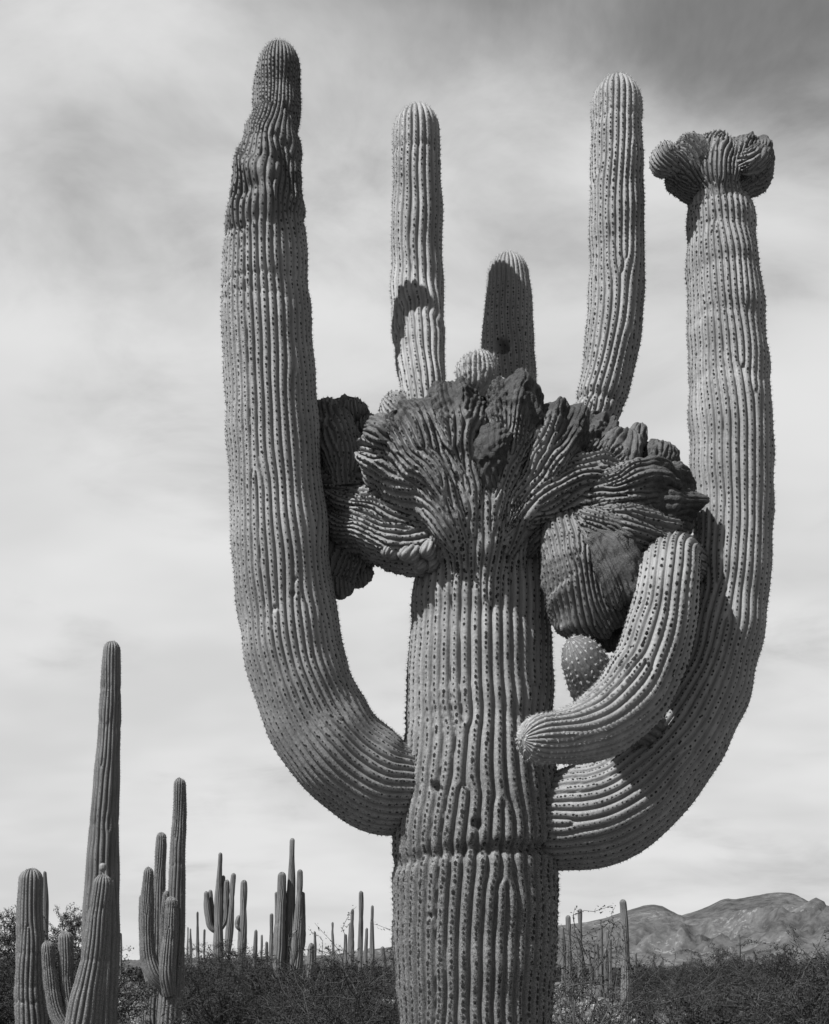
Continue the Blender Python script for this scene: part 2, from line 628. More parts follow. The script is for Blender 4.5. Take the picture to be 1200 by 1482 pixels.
def build_hills():
    prof = np.array([(-600, 1397), (-200, 1392), (250, 1390), (480, 1382), (600, 1366), (700, 1352), (790, 1342), (845, 1335), (880, 1327), (915, 1315),
                     (935, 1310), (948, 1309), (960, 1312), (975, 1320), (985, 1325), (1000, 1321), (1025, 1312),
                     (1045, 1301), (1055, 1300), (1062, 1302), (1085, 1298), (1105, 1294), (1125, 1291), (1142, 1291), (1155, 1296),
                     (1170, 1304), (1190, 1309), (1240, 1320), (1330, 1312), (1450, 1330), (1700, 1350), (2300, 1392)], float)
    Y0, Y1, YR = 1350.0, 3300.0, 2500.0
    nx, ny = 520, 170
    px = np.linspace(-600, 2300, nx)
    yy = np.concatenate([np.linspace(Y0, YR, 120), np.linspace(YR, Y1, 51)[1:]])
    PXg, YY = np.meshgrid(px, yy, indexing='ij')
    X = (PXg - 600) * YR / F * (0.55 + 0.45 * YY / YR)
    top = (HZ - np.interp(px, prof[:, 0], prof[:, 1]))[:, None] * YR / F + EYE
    t = np.where(YY < YR, (YY - Y0) / (YR - Y0), 1 - (YY - YR) / (Y1 - YR) * 0.9)
    # the visible ridge line comes from the profile; spurs and gullies run down from it
    spur = fbm2(X / 420, YY / 950, 11, 5, ridged=True)
    rough = fbm2(X / 90, YY / 110, 12, 4, ridged=True)
    fall = np.clip(t, 0, 1)
    fall = 0.45 * fall + 0.55 * fall**2.2
    h = top * fall
    m = 6.5 * fall * (1 - fall)**1.7
    h = h + m * (spur * 0.30 * top + rough * 6.5) + rough * 0.9 * fall
    h = np.maximum(h - 1.5 * (1 - fall), -2)
    n = ny
    ny = YY.shape[1]
    i, j = np.meshgrid(np.arange(nx - 1), np.arange(ny - 1), indexing='ij')
    quads = np.stack([i * ny + j, (i + 1) * ny + j, (i + 1) * ny + j + 1, i * ny + j + 1], -1).reshape(-1, 4)
    me = mesh_from('hills', np.stack([X, YY, h], -1), quads)
    mt, nt, p = new_mat("rocky_hillside")
    tc = N(nt, 'ShaderNodeTexCoord').outputs['Object']
    a = noise(nt, tc, 0.006, 5, 0.6)
    b = noise(nt, tc, 0.05, 5, 0.7)
    c = noise(nt, tc, 0.11, 3, 0.6)
    v = math_node(nt, 'ADD', maprange(nt, a, 0.35, 0.65, 0.046, 0.068), maprange(nt, b, 0.3, 0.7, -0.02, 0.02))
    rock = math_node(nt, 'MULTIPLY', maprange(nt, a, 0.52, 0.62, 0, 1), maprange(nt, c, 0.54, 0.64, 0, 1))
    v = mixf(nt, rock, v, 0.13)
    nt.links.new(v, p.inputs['Base Color'])
    p.inputs['Roughness'].default_value = 1.0
    p.inputs['Specular IOR Level'].default_value = 0.0
    bmp = N(nt, 'ShaderNodeBump')
    bmp.inputs['Strength'].default_value = 0.9
    bmp.inputs['Distance'].default_value = 4.0
    nt.links.new(b, bmp.inputs['Height'])
    nt.links.new(bmp.outputs[0], p.inputs['Normal'])
    add_mesh('hills', me, mt, kind='structure')


build_ground()
build_hills()

# ------------------------------------------------------------------ the crested saguaro
AR_TRUNK = dict(padramp=([150, 420, 800], [0.72, 1.0, 1.2]), spacing=8.0, pad=2.2, spines=8, length=5.2, young=1, bump=0.05, width=0.13)
AR_ARM = dict(spacing=6.8, pad=1.45, spines=7, length=3.8, young=45, bump=0.05, width=0.11)
AR_TOP = dict(spacing=6.2, pad=1.5, spines=7, length=4.2, young=80, bump=0.10, width=0.11)
AR_CREST = dict(spacing=6.0, pad=1.35, spines=3, length=3.2, young=1, bump=0.10)
AR_CREST_FINE = dict(spacing=5.5, pad=1.0, spines=2, length=2.4, young=1, bump=0.10)


def crested_saguaro():
    root = thing('crested_saguaro', 'huge old saguaro with upraised arms and a fan of folded crested growth atop its trunk',
                 'cactus', tuple(W(690, HZ + EYE / PX, 0)[0]))
    sm = lambda x, a, b: np.clip((x - a) / (b - a), 0, 1)**2 * (3 - 2 * np.clip((x - a) / (b - a), 0, 1))
    # trunk
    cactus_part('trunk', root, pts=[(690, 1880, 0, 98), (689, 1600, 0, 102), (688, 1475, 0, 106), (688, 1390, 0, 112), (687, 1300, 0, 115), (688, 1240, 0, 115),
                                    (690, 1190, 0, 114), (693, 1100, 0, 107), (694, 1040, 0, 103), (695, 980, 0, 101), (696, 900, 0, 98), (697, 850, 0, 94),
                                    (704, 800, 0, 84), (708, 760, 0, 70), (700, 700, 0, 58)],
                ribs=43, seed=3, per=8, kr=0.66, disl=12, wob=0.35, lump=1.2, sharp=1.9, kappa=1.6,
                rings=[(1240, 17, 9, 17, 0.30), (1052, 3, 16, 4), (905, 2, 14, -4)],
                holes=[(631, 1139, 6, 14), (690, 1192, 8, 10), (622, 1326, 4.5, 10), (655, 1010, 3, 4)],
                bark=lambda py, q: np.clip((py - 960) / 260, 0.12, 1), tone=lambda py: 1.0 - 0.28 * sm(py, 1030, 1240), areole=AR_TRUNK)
    # the big left arm: tapering, with a twisted folded shoulder below its narrow tip
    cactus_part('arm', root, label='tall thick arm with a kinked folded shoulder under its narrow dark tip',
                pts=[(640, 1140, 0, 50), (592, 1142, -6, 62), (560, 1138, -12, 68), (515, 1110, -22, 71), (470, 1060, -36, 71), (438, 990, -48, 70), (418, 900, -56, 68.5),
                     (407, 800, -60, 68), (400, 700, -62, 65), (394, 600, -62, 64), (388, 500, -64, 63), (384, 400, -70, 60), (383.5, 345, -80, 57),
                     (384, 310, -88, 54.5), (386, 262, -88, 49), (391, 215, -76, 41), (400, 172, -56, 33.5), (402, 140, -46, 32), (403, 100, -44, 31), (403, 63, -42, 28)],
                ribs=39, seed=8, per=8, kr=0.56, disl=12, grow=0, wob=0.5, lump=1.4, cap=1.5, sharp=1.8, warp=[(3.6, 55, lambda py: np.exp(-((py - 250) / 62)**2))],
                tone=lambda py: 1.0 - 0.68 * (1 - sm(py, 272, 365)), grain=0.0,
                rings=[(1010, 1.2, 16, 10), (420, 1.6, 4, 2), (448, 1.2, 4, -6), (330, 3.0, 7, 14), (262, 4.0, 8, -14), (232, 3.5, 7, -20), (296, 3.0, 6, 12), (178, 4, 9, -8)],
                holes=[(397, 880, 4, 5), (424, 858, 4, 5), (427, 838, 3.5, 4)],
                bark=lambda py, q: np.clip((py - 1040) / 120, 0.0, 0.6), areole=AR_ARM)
    # the right arm
    cactus_part('arm', root, label='tall thick arm ending in a small crested fan',
                pts=[(740, 1188, 0, 52), (782, 1188, 0, 66), (815, 1187, -4, 70), (862, 1179, -12, 73), (915, 1150, -22, 71), (963, 1100, -30, 66), (1003, 1040, -36, 61), (1030, 980, -38, 57),
                     (1046, 920, -38, 55), (1056, 860, -36, 53.5), (1060, 800, -36, 53.5), (1060, 700, -34, 56), (1057, 600, -32, 56.5), (1053, 500, -30, 54),
                     (1047, 400, -30, 50), (1044, 355, -30, 47.5), (1042, 315, -30, 47.5), (1038, 288, -30, 38), (1036, 262, -30, 28), (1036, 240, -30, 18)],
                ribs=36, seed=21, per=8, kr=0.56, sharp=1.8, disl=14, wob=0.75, lump=1.6, rings=[(345, 1.2, 9, 4), (400, 1.5, 9, 0), (470, 1.5, 9, 0), (560, 1.5, 9, 0), (1190, 2, 9, 0)],
                bark=lambda py, q: np.clip((py - 1090) / 120, 0.0, 0.5), areole=AR_ARM)
    # three uprights that rise from behind the crest
    cactus_part('arm', root, pts=[(618, 660, -50, 27), (616, 615, -46, 29), (612, 560, -30, 31.5), (608, 512, 10, 33), (605, 465, 112, 35.5), (604, 420, 142, 35.5), (604, 300, 146, 34), (603, 200, 146, 31.5), (602, 156, 146, 30)],
                ribs=21, seed=5, kr=0.48, sharp=1.7, disl=8, wob=0.45, lump=1.0, rings=[(225, 1.8, 5, 0), (498, 1.5, 8, 0)], areole=AR_TOP)
    cactus_part('arm', root, label='short upright arm with a dark woodpecker hole, standing in shade',
                pts=[(738, 680, 200, 34), (738, 580, 248, 36.5), (736, 530, 264, 37.5), (735, 490, 272, 36.5), (736, 450, 275, 33), (736, 400, 276, 29.5), (735, 368, 276, 28)],
                ribs=28, seed=6, kr=0.45, sharp=1.7, disl=4, wob=0.4, lump=0.9, holes=[(728, 500, 10, 26)], areole=AR_TOP)
    cactus_part('arm', root, pts=[(842, 655, 10, 25), (853, 625, 14, 28), (866, 590, 16, 32), (877, 550, 16, 35), (886, 500, 16, 37), (891, 450, 16, 38), (893, 400, 16, 37.5), (893, 300, 16, 36.5),
                                  (893, 200, 16, 35), (893, 155, 16, 33.5), (893, 114, 16, 32)],
                ribs=25, seed=7, kr=0.50, sharp=1.7, disl=9, wob=0.45, lump=1.0, rings=[(585, 3.5, 6, 4), (180, 1.2, 5, 0)], areole=AR_TOP)
    # drooping arm in front of the right arm, tip turned to the viewer's left
    cactus_part('arm', root, label='drooping bent arm whose pale spiny tip points down and forward',
                pts=[(990, 830, -20, 36), (980, 816, -80, 39), (970, 818, -132, 41), (966, 850, -168, 43), (957, 905, -172, 47), (940, 960, -176, 50), (912, 1010, -186, 51), (876, 1044, -205, 47),
                     (836, 1063, -230, 40), (796, 1069, -254, 35.5), (755, 1071, -278, 32)],
                ribs=23, seed=9, kr=0.48, sharp=1.7, disl=5, wob=0.35, lump=0.9, ref=None, cap=1.1,
                areole=dict(spacing=7.6, pad=2.0, spines=7, length=3.6, young=210, bump=0.14, width=0.25))
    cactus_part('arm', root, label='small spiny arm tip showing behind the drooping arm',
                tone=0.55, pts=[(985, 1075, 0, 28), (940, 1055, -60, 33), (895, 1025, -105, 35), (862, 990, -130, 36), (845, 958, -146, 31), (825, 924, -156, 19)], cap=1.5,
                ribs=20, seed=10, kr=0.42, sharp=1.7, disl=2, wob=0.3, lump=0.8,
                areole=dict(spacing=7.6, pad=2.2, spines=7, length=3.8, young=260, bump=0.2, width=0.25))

    # --- the crest: fans and folded lobes
    def lobe(name='crest_lobe', **kw):
        kw.setdefault('areole', AR_CREST)
        kw.setdefault('wob', 1.5)
        kw.setdefault('lump', 1.6)
        kw.setdefault('kr', 0.80)
        kw.setdefault('disl', 16)
        kw.setdefault('kappa', 1.2)
        kw.setdefault('sharp', 1.6)
        kw.setdefault('ds', 2.0)
        kw.setdefault('per', 7)
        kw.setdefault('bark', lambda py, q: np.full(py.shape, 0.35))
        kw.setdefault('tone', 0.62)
        kw.setdefault('grain', 0.35)
        kw.setdefault('capsoft', 1.6)
        kw.setdefault('warp', [(1.9, 85, None)])
        kw.setdefault('capp', 2.6)
        kw.setdefault('nod', 2.5)
        ring = [2 * math.pi * math.sqrt((p[3]**2 + p[-1]**2) / 2) for p in kw['pts']]
        rw = kw.pop('rw', 8.2)
        rb = max(8, ring[0] / (rw * 1.15))
        re_ = max(rb, max(ring) / rw)
        kw['ribs'] = int(round((rb + re_) / 2))
        kw['grow'] = int(round(re_ - rb))
        label = kw.pop('label', None)
        return cactus_part(name, root, label=label, **kw)

    feltend = lambda a, b: (lambda q, x, y: sm(q, a, b))
    # central fan rising out of the trunk
    lobe(label='broad fan of ribs flaring out of the trunk top', seed=31, ribs=1, disl=8, rw=10.0, nod=3.0, tone=1.05, wob=1.3, areole=dict(spacing=7.2, pad=2.1, spines=4, length=4.0, young=1, bump=0.08),
         pts=[(694, 960, -30, 56, 30), (696, 880, -52, 60, 40), (698, 815, -66, 60, 44), (697, 770, -80, 64, 48), (694, 732, -84, 86, 48), (690, 695, -74, 120, 44), (688, 660, -56, 136, 40)],
         cap=0.7, droop=62, ruffle=10, rk=2.6, holes=[(560, 700, 11, 30), (580, 698, 12, 36), (600, 698, 10, 28), (738, 700, 8, 18), (664, 690, 6, 12)], felt=lambda q, x, y: 0.8 * sm(q, 0.88, 0.98))
    # upper left fan and its neighbours: their ribs run on from the fan
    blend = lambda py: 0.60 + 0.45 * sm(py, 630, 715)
    AF = dict(spacing=6.6, pad=1.7, spines=4, length=3.4, young=1, bump=0.08)
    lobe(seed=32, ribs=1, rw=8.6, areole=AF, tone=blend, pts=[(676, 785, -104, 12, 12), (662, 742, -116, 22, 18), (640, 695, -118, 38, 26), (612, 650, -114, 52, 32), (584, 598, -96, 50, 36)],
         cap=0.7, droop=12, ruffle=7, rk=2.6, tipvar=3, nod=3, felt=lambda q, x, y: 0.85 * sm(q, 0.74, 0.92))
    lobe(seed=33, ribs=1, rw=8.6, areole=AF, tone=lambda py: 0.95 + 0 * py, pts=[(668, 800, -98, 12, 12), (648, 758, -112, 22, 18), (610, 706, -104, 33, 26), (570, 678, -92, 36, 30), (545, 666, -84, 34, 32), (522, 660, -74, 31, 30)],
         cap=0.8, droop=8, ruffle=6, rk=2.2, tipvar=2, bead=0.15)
    lobe(seed=58, ribs=1, pts=[(600, 660, -90, 14, 14), (572, 640, -106, 24, 24), (550, 626, -104, 26, 26), (532, 620, -94, 22, 22)], cap=0.9, felt=lambda q, x, y: 0.6 * sm(q, 0.4, 0.9))
    lobe(label='pale lower fold ending in rows of chunky beads', seed=34, ribs=1, pts=[(680, 776, -50, 26, 26), (642, 780, -54, 38, 36), (600, 782, -54, 42, 40), (560, 776, -48, 40, 40), (525, 766, -34, 36, 36), (498, 758, -14, 32, 32), (470, 752, 16, 26, 28)],
         cap=0.8, kr=0.8, bead=0.45, bead_len=14, tone=0.95, rw=8.5, wob=2.4, nod=5, ruffle=7, rk=1.8)
    lobe(seed=75, ribs=1, pts=[(660, 758, -64, 16, 18), (622, 752, -72, 24, 24), (580, 744, -66, 26, 28), (540, 736, -48, 26, 28), (506, 728, -22, 24, 28), (476, 722, 10, 20, 24)],
         cap=0.8, kr=0.8, tone=0.95, rw=8.0, wob=2.0, nod=4, ruffle=6, rk=1.6, areole=AF)
    for k, (x, y, d, r_) in enumerate([(566, 799, -76, 15), (590, 804, -82, 15), (614, 800, -86, 16), (632, 786, -88, 15), (640, 806, -76, 14), (624, 816, -72, 11), (603, 815, -72, 12), (655, 795, -84, 11)]):
        lobe('crest_bead', seed=60 + k, ribs=9, disl=2, pts=[(x + 10, y - 12, d + 8, r_ * 0.8), (x + 3, y - 3, d, r_), (x - 4, y + 9, d - 2, r_ * 0.95)], areole=None, kr=0.3, cap=1.0, tone=0.95)
    # far-left lobes (behind the big arm)
    lobe(label='fan lobe in the shade beside the big arm', seed=35, ribs=1, pts=[(524, 775, -10, 20, 22), (510, 735, 0, 30, 26), (500, 685, 4, 38, 30), (497, 635, 4, 40, 32), (498, 572, 2, 37, 34)],
         cap=0.9, droop=12, ruffle=8, rk=2.2, tipvar=1, nod=6, capp=2.0, felt=lambda q, x, y: 0.6 * sm(q, 0.6, 0.95))
    lobe(seed=59, ribs=1, pts=[(500, 700, -30, 16, 18), (496, 660, -34, 26, 24), (484, 615, -26, 28, 26), (476, 588, -16, 22, 24)], cap=0.9, nod=6, capp=2.0, felt=lambda q, x, y: 0.5 * sm(q, 0.5, 0.95))
    for k, (x, y, d, r_) in enumerate([(478, 590, -20, 17), (512, 588, -18, 20), (528, 612, -14, 14), (466, 640, -24, 16), (522, 830, -4, 16), (496, 842, -8, 16)]):
        lobe('crest_knob', seed=110 + k, ribs=1, disl=3, pts=[(x + 2, y + 14, d + 6, r_ * 0.8), (x, y + 4, d, r_), (x, y - 14, d - 2, r_ * 0.9)], cap=1.0, areole=AR_CREST_FINE, rw=6.5, capp=2.0)
    lobe(seed=36, ribs=1, pts=[(540, 740, -6, 22, 24), (518, 775, 0, 36, 30), (503, 810, 0, 37, 32), (490, 846, 2, 27, 28)], cap=0.6, droop=6, ruffle=5, rk=1.6, tipvar=3, nod=5, capp=2.0)
    lobe(seed=37, ribs=1, pts=[(566, 725, -20, 24, 26), (525, 718, -14, 40, 34), (490, 722, 0, 46, 36), (462, 730, 10, 44, 36)], cap=0.7, ruffle=7, rk=2)
    # top row
    lobe(seed=38, ribs=1, pts=[(590, 606, -30, 22, 22), (573, 594, -40, 30, 27), (555, 578, -44, 26, 25)], ref=(0.5, -0.6, 0.5), kr=0.5, tone=1.0, cap=1.0, nod=1)
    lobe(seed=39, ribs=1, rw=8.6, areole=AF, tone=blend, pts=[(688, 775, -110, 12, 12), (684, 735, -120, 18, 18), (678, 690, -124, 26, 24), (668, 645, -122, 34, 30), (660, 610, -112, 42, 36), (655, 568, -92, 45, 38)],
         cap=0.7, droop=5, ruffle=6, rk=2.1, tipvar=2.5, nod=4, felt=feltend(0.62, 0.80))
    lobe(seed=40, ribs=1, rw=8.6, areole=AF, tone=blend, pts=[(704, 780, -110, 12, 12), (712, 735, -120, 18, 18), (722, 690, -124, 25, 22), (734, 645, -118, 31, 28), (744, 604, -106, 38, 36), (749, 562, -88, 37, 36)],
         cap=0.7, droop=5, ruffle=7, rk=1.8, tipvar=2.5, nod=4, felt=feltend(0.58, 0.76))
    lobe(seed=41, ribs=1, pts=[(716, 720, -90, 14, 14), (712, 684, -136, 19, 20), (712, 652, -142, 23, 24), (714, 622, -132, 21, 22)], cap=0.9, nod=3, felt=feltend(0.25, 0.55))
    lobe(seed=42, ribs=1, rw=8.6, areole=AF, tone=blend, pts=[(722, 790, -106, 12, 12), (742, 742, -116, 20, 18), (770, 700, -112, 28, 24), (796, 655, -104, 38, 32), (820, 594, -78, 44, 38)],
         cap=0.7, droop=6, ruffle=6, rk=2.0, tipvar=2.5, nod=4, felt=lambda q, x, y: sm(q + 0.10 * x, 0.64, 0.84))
    lobe(seed=43, ribs=1, pts=[(800, 690, -50, 20, 20), (838, 660, -40, 34, 30), (862, 632, -24, 34, 32), (872, 612, -10, 28, 28)], cap=0.8, nod=4, ruffle=5, felt=feltend(0.3, 0.7))
    # right arching ribs
    lobe(seed=44, ribs=1, rw=8.6, areole=AF, tone=lambda py: 0.78 + 0 * py, pts=[(730, 805, -98, 12, 12), (752, 758, -108, 24, 20), (788, 724, -106, 36, 28), (830, 708, -98, 40, 32), (866, 704, -80, 38, 34), (896, 708, -56, 34, 32)], cap=0.8, droop=4, ruffle=6, rk=2.2, nod=3, bead=0.15)
    lobe(seed=56, ribs=1, pts=[(740, 805, -50, 22, 20), (768, 768, -76, 30, 26), (796, 752, -80, 28, 26), (824, 752, -66, 22, 22)], cap=0.9, nod=2)
    # hanging bag
    lobe(label='hanging bag of curving ribs', seed=45, ribs=1, disl=10, rw=7.8, twist=-0.10, areole=dict(spacing=7.0, pad=1.25, spines=3, length=3.0, young=1, bump=0.08), kr=0.65, pts=[(806, 722, -70, 16, 18), (814, 746, -84, 32, 28), (834, 785, -98, 50, 44), (850, 835, -104, 61, 54), (864, 880, -100, 62, 54), (880, 916, -88, 50, 46)],
         cap=0.8, ruffle=7, rk=1.7, tipvar=4, wob=1.7, nod=4.5, felt=lambda q, x, y: 0.75 * sm(q + 0.25 * x, 0.70, 1.0))
    lobe(seed=46, ribs=1, rw=7.6, pts=[(836, 782, -104, 24, 22), (872, 800, -128, 44, 34), (894, 836, -130, 48, 38), (903, 872, -114, 42, 36)], cap=0.9, ruffle=7, nod=4, twist=0.06, felt=lambda q, x, y: 0.85 * sm(q + 0.2 * y, 0.15, 0.5) * (1 - 0.6 * sm(q, 0.6, 0.8)), ref=(0.1, -1, 0.1))
    lobe(seed=57, ribs=1, pts=[(820, 752, -100, 16, 16), (856, 768, -118, 30, 26), (892, 788, -126, 36, 30), (924, 808, -116, 30, 28)], cap=0.9, nod=4, felt=lambda q, x, y: 0.7 * sm(q, 0.3, 0.7))
    for k, (x, y, d, r_) in enumerate([(858, 918, -84, 20), (880, 926, -84, 19), (900, 914, -92, 19), (917, 890, -92, 18), (893, 890, -112, 17), (896, 926, -70, 14), (922, 872, -86, 15)]):
        lobe('crest_knob', seed=80 + k, ribs=1, disl=3, pts=[(x - 4, y - 16, d, r_ * 0.8), (x, y - 4, d, r_), (x + 3, y + 14, d, r_ * 0.9)], cap=1.0, felt=lambda q, x, y: np.full(q.shape, 0.8), areole=AR_CREST_FINE, rw=6.5)
    # big right mass
    lobe(seed=47, ribs=1, disl=14, pts=[(804, 750, -50, 26, 26), (850, 744, -74, 44, 40), (900, 738, -84, 56, 48), (950, 736, -78, 60, 50), (990, 740, -56, 54, 48)],
         cap=0.7, droop=8, ruffle=10, rk=2.3, tipvar=4, wob=1.6, nod=6, felt=lambda q, x, y: 0.9 * sm(q + 0.12 * x + 0.1 * y, 0.55, 0.85))
    lobe(seed=71, ribs=1, pts=[(846, 728, -90, 22, 20), (894, 712, -112, 34, 28), (942, 706, -112, 38, 32), (976, 714, -92, 32, 28)], cap=0.9, nod=5, ruffle=6, felt=lambda q, x, y: 0.9 * sm(q, 0.45, 0.7))
    lobe(seed=72, ribs=1, pts=[(846, 758, -100, 20, 20), (890, 764, -122, 32, 26), (938, 772, -118, 36, 30), (972, 782, -100, 30, 26)], cap=0.9, nod=4, ruffle=6, rw=7)
    for k, (x, y, d, r_) in enumerate([(984, 722, -56, 17), (990, 748, -58, 17), (982, 772, -58, 18), (968, 785, -56, 17), (972, 700, -52, 16)]):
        lobe('crest_knob', seed=90 + k, ribs=1, disl=3, pts=[(x - 14, y, d + 10, r_ * 0.8), (x - 4, y, d, r_), (x + 10, y, d - 4, r_ * 0.9)], cap=1.0, felt=lambda q, x, y: np.full(q.shape, 0.7), areole=AR_CREST_FINE, rw=6.5)
    # fan and knobs on the right shoulder
    lobe(seed=48, ribs=14, grow=10, pts=[(868, 720, -40, 16, 18), (884, 690, -46, 26, 24), (896, 660, -46, 34, 28), (904, 630, -40, 33, 28)], cap=0.8, droop=10, ruffle=5, rk=1.8, tipvar=2.0, felt=lambda q, x, y: 0.6 * sm(q, 0.3, 0.8), kr=0.5)
    lobe('crest_knob', seed=49, ribs=14, disl=3, pts=[(918, 656, -40, 11), (924, 640, -42, 14), (929, 622, -42, 13)], felt=lambda q, x, y: np.full(q.shape, 0.5), areole=AR_CREST_FINE)
    lobe('crest_knob', label='round dark knob with a pale woolly collar', seed=50, ribs=18, disl=4, pts=[(944, 700, -44, 20), (950, 680, -48, 21), (957, 665, -48, 25), (963, 645, -46, 23)], felt=lambda q, x, y: np.full(q.shape, 0.7), areole=AR_CREST_FINE, cap=1.0)
    # young bulbs sprouting at the back
    lobe('young_bulb', label='round young bulb with white spines on its crown', seed=51, ribs=26, disl=2, pts=[(690, 585, -20, 18), (690, 562, -22, 25), (690, 540, -22, 27.5), (691, 514, -22, 26)], cap=1.0, kr=0.34, tone=1.0,
         areole=dict(spacing=5.0, pad=1.2, spines=8, length=4.0, young=62, bump=0.2))
    lobe('young_bulb', seed=52, ribs=16, disl=0, pts=[(718, 590, -30, 11), (721, 570, -30, 13), (723, 550, -30, 12)], cap=1.0, kr=0.32, tone=1.0,
         areole=dict(spacing=4.5, pad=1.1, spines=8, length=3.6, young=45, bump=0.2))
    # crest on the right arm
    lobe(seed=53, ribs=1, disl=10, rw=6.0, nod=1.5, pts=[(1040, 335, -38, 24, 18), (1040, 302, -48, 34, 26), (1038, 276, -52, 30, 28), (1038, 252, -54, 44, 32), (1042, 236, -46, 62, 32), (1046, 219, -38, 66, 28)], cap=0.6, droop=-8, ruffle=5, rk=2.4, tipvar=1,
         areole=AR_CREST_FINE, felt=feltend(0.92, 1.0), tone=lambda py: 0.62 + 0.38 * sm(py, 240, 300), capp=3.0)
    lobe(seed=54, ribs=1, rw=6.0, nod=2, pts=[(1034, 288, -36, 20, 20), (1014, 262, -46, 32, 28), (994, 242, -50, 38, 34), (968, 224, -46, 36, 32)], cap=0.7, droop=10, ruffle=6, rk=2.0, areole=AR_CREST_FINE, felt=lambda q, x, y: 0.4 * sm(q, 0.7, 1.0), tone=0.66, twist=0.05, capp=2.2)
    lobe(seed=55, ribs=1, rw=6.0, nod=2, pts=[(1046, 288, -36, 20, 20), (1062, 262, -46, 32, 28), (1078, 236, -50, 38, 34), (1090, 206, -46, 31, 32)], cap=0.7, droop=8, ruffle=6, rk=2.0, areole=AR_CREST_FINE, felt=feltend(0.5, 1.0), tone=0.66, twist=-0.05, capp=2.2)
    lobe(seed=73, ribs=1, rw=6.0, nod=1, pts=[(985, 245, -60, 14, 14), (966, 232, -68, 20, 20), (956, 215, -66, 18, 20)], cap=0.9, areole=AR_CREST_FINE, tone=0.8)
    lobe(seed=74, ribs=1, rw=6.0, nod=1, pts=[(1066, 240, -66, 14, 14), (1086, 232, -74, 22, 20), (1098, 214, -68, 20, 20)], cap=0.9, areole=AR_CREST_FINE, tone=0.8, felt=feltend(0.3, 0.8))
    return root


crested_saguaro()

# ------------------------------------------------------------------ other saguaros
def saguaro(label, dist, columns, seed, name='saguaro', group=None, detail=1.0, ribs=16, tone=1.0):
    """columns: list of (part name, [(px, py, d, half-width), ...]) from foot to tip; None foot -> runs to the ground"""
    k = dist / F
    foot_py = HZ + EYE / k
    base = columns[0][1][0]
    root = thing(name, label, 'cactus', tuple(W(base[0], foot_py, 0, dist)[0]), group)
    rr = random.Random(seed)
    for i, (pn, pts) in enumerate(columns):
        pts = [tuple(p) for p in pts]
        if pn == 'trunk':
            x, y, d, a = pts[0]
            if y < foot_py:
                pts = [(x, foot_py + 2, d, a * 0.97)] + pts
        body, ar = ribbed(pts, ribs=ribs, seed=seed * 17 + i, dist=dist, ds=max(1.6, 2.2 / detail), per=max(4, int(6 * detail)), kr=0.55, sharp=1.7, disl=4, wob=0.4, lump=0.8,
                         cap=1.2, bark=lambda py, q: np.clip((py - 1230) / 260, 0.1, 0.7), tone=tone,
                         rings=[(rr.uniform(pts[-1][1], 1460), rr.uniform(0.2, 0.06 * pts[-1][3] + 0.3), rr.uniform(2, 6), rr.uniform(-3, 3)) for _ in range(5)],
                         areole=dict(spacing=4.2, pad=0.55, spines=4, length=2.4, young=25, bump=0.1, width=0.10, spine_tone=0.12) if dist < 28 else None)
        po = add_mesh(pn, mesh_from(pn, *body[:3], attrs=body[3]), M_FAR, root)
        if ar is not None and len(ar[0]):
            add_mesh('spines', spine_mesh('spines', ar), M_SPINE, po, kind='stuff')
    return root


saguaro('very tall tapering saguaro column rising far above its neighbours', 20,
        [('trunk', [(141, 1475, 0, 25), (146, 1370, 0, 25), (147, 1300, 0, 23.5), (151, 1200, 0, 19.5), (157, 1080, 0, 15.5), (160, 1020, 0, 14), (161, 960, 0, 12.5), (162, 928, 0, 11)])], 1, detail=1.3, ribs=18)
saguaro('stout blunt saguaro column at the edge of the thicket', 16,
        [('trunk', [(46, 1478, 0, 21), (43, 1440, 0, 20), (45, 1360, 0, 17), (45, 1300, 0, 15.5), (46, 1257, 0, 14)]),
         ('arm', [(38, 1440, 26, 12), (37, 1380, 30, 13), (38, 1310, 30, 12), (40, 1260, 30, 11)])], 2, detail=1.4, ribs=17)
sg = saguaro('leaning young saguaro with a round bud on top and two small arms', 15,
             [('trunk', [(118, 1500, 0, 25), (125, 1450, 0, 22), (136, 1390, 0, 17.5), (143, 1330, 0, 15), (148, 1290, 0, 13.5), (150, 1266, 0, 12)]),
              ('arm', [(98, 1490, 0, 10), (86, 1472, 0, 11), (76, 1435, 0, 10.5), (71, 1400, 0, 9.5), (70, 1362, 0, 8.5)]),
              ('arm', [(112, 1490, 6, 10), (104, 1466, 8, 10), (98, 1430, 10, 10), (96, 1390, 10, 10), (94, 1348, 10, 9)])], 3, detail=1.4, ribs=17)
body, _ = ribbed([(150, 1270, 0, 2.0), (149.5, 1262, 0, 2.2), (149, 1258, 0, 4.8), (149, 1254, 0, 5.2), (149, 1249, 0, 4.6)], ribs=10, seed=4, dist=15, ds=0.8, per=4, disl=0, kr=0.12, lump=0.1, cap=0.9, tone=1.6)
add_mesh('bud', mesh_from('bud', *body[:3], attrs=body[3]), M_FAR, sg)
saguaro('slim dark saguaro pole behind the stout column', 48, [('trunk', [(66, 1370, 0, 3.6), (66, 1310, 0, 3.5), (65, 1260, 0, 3)])], 5, detail=0.8, ribs=12, tone=0.8)
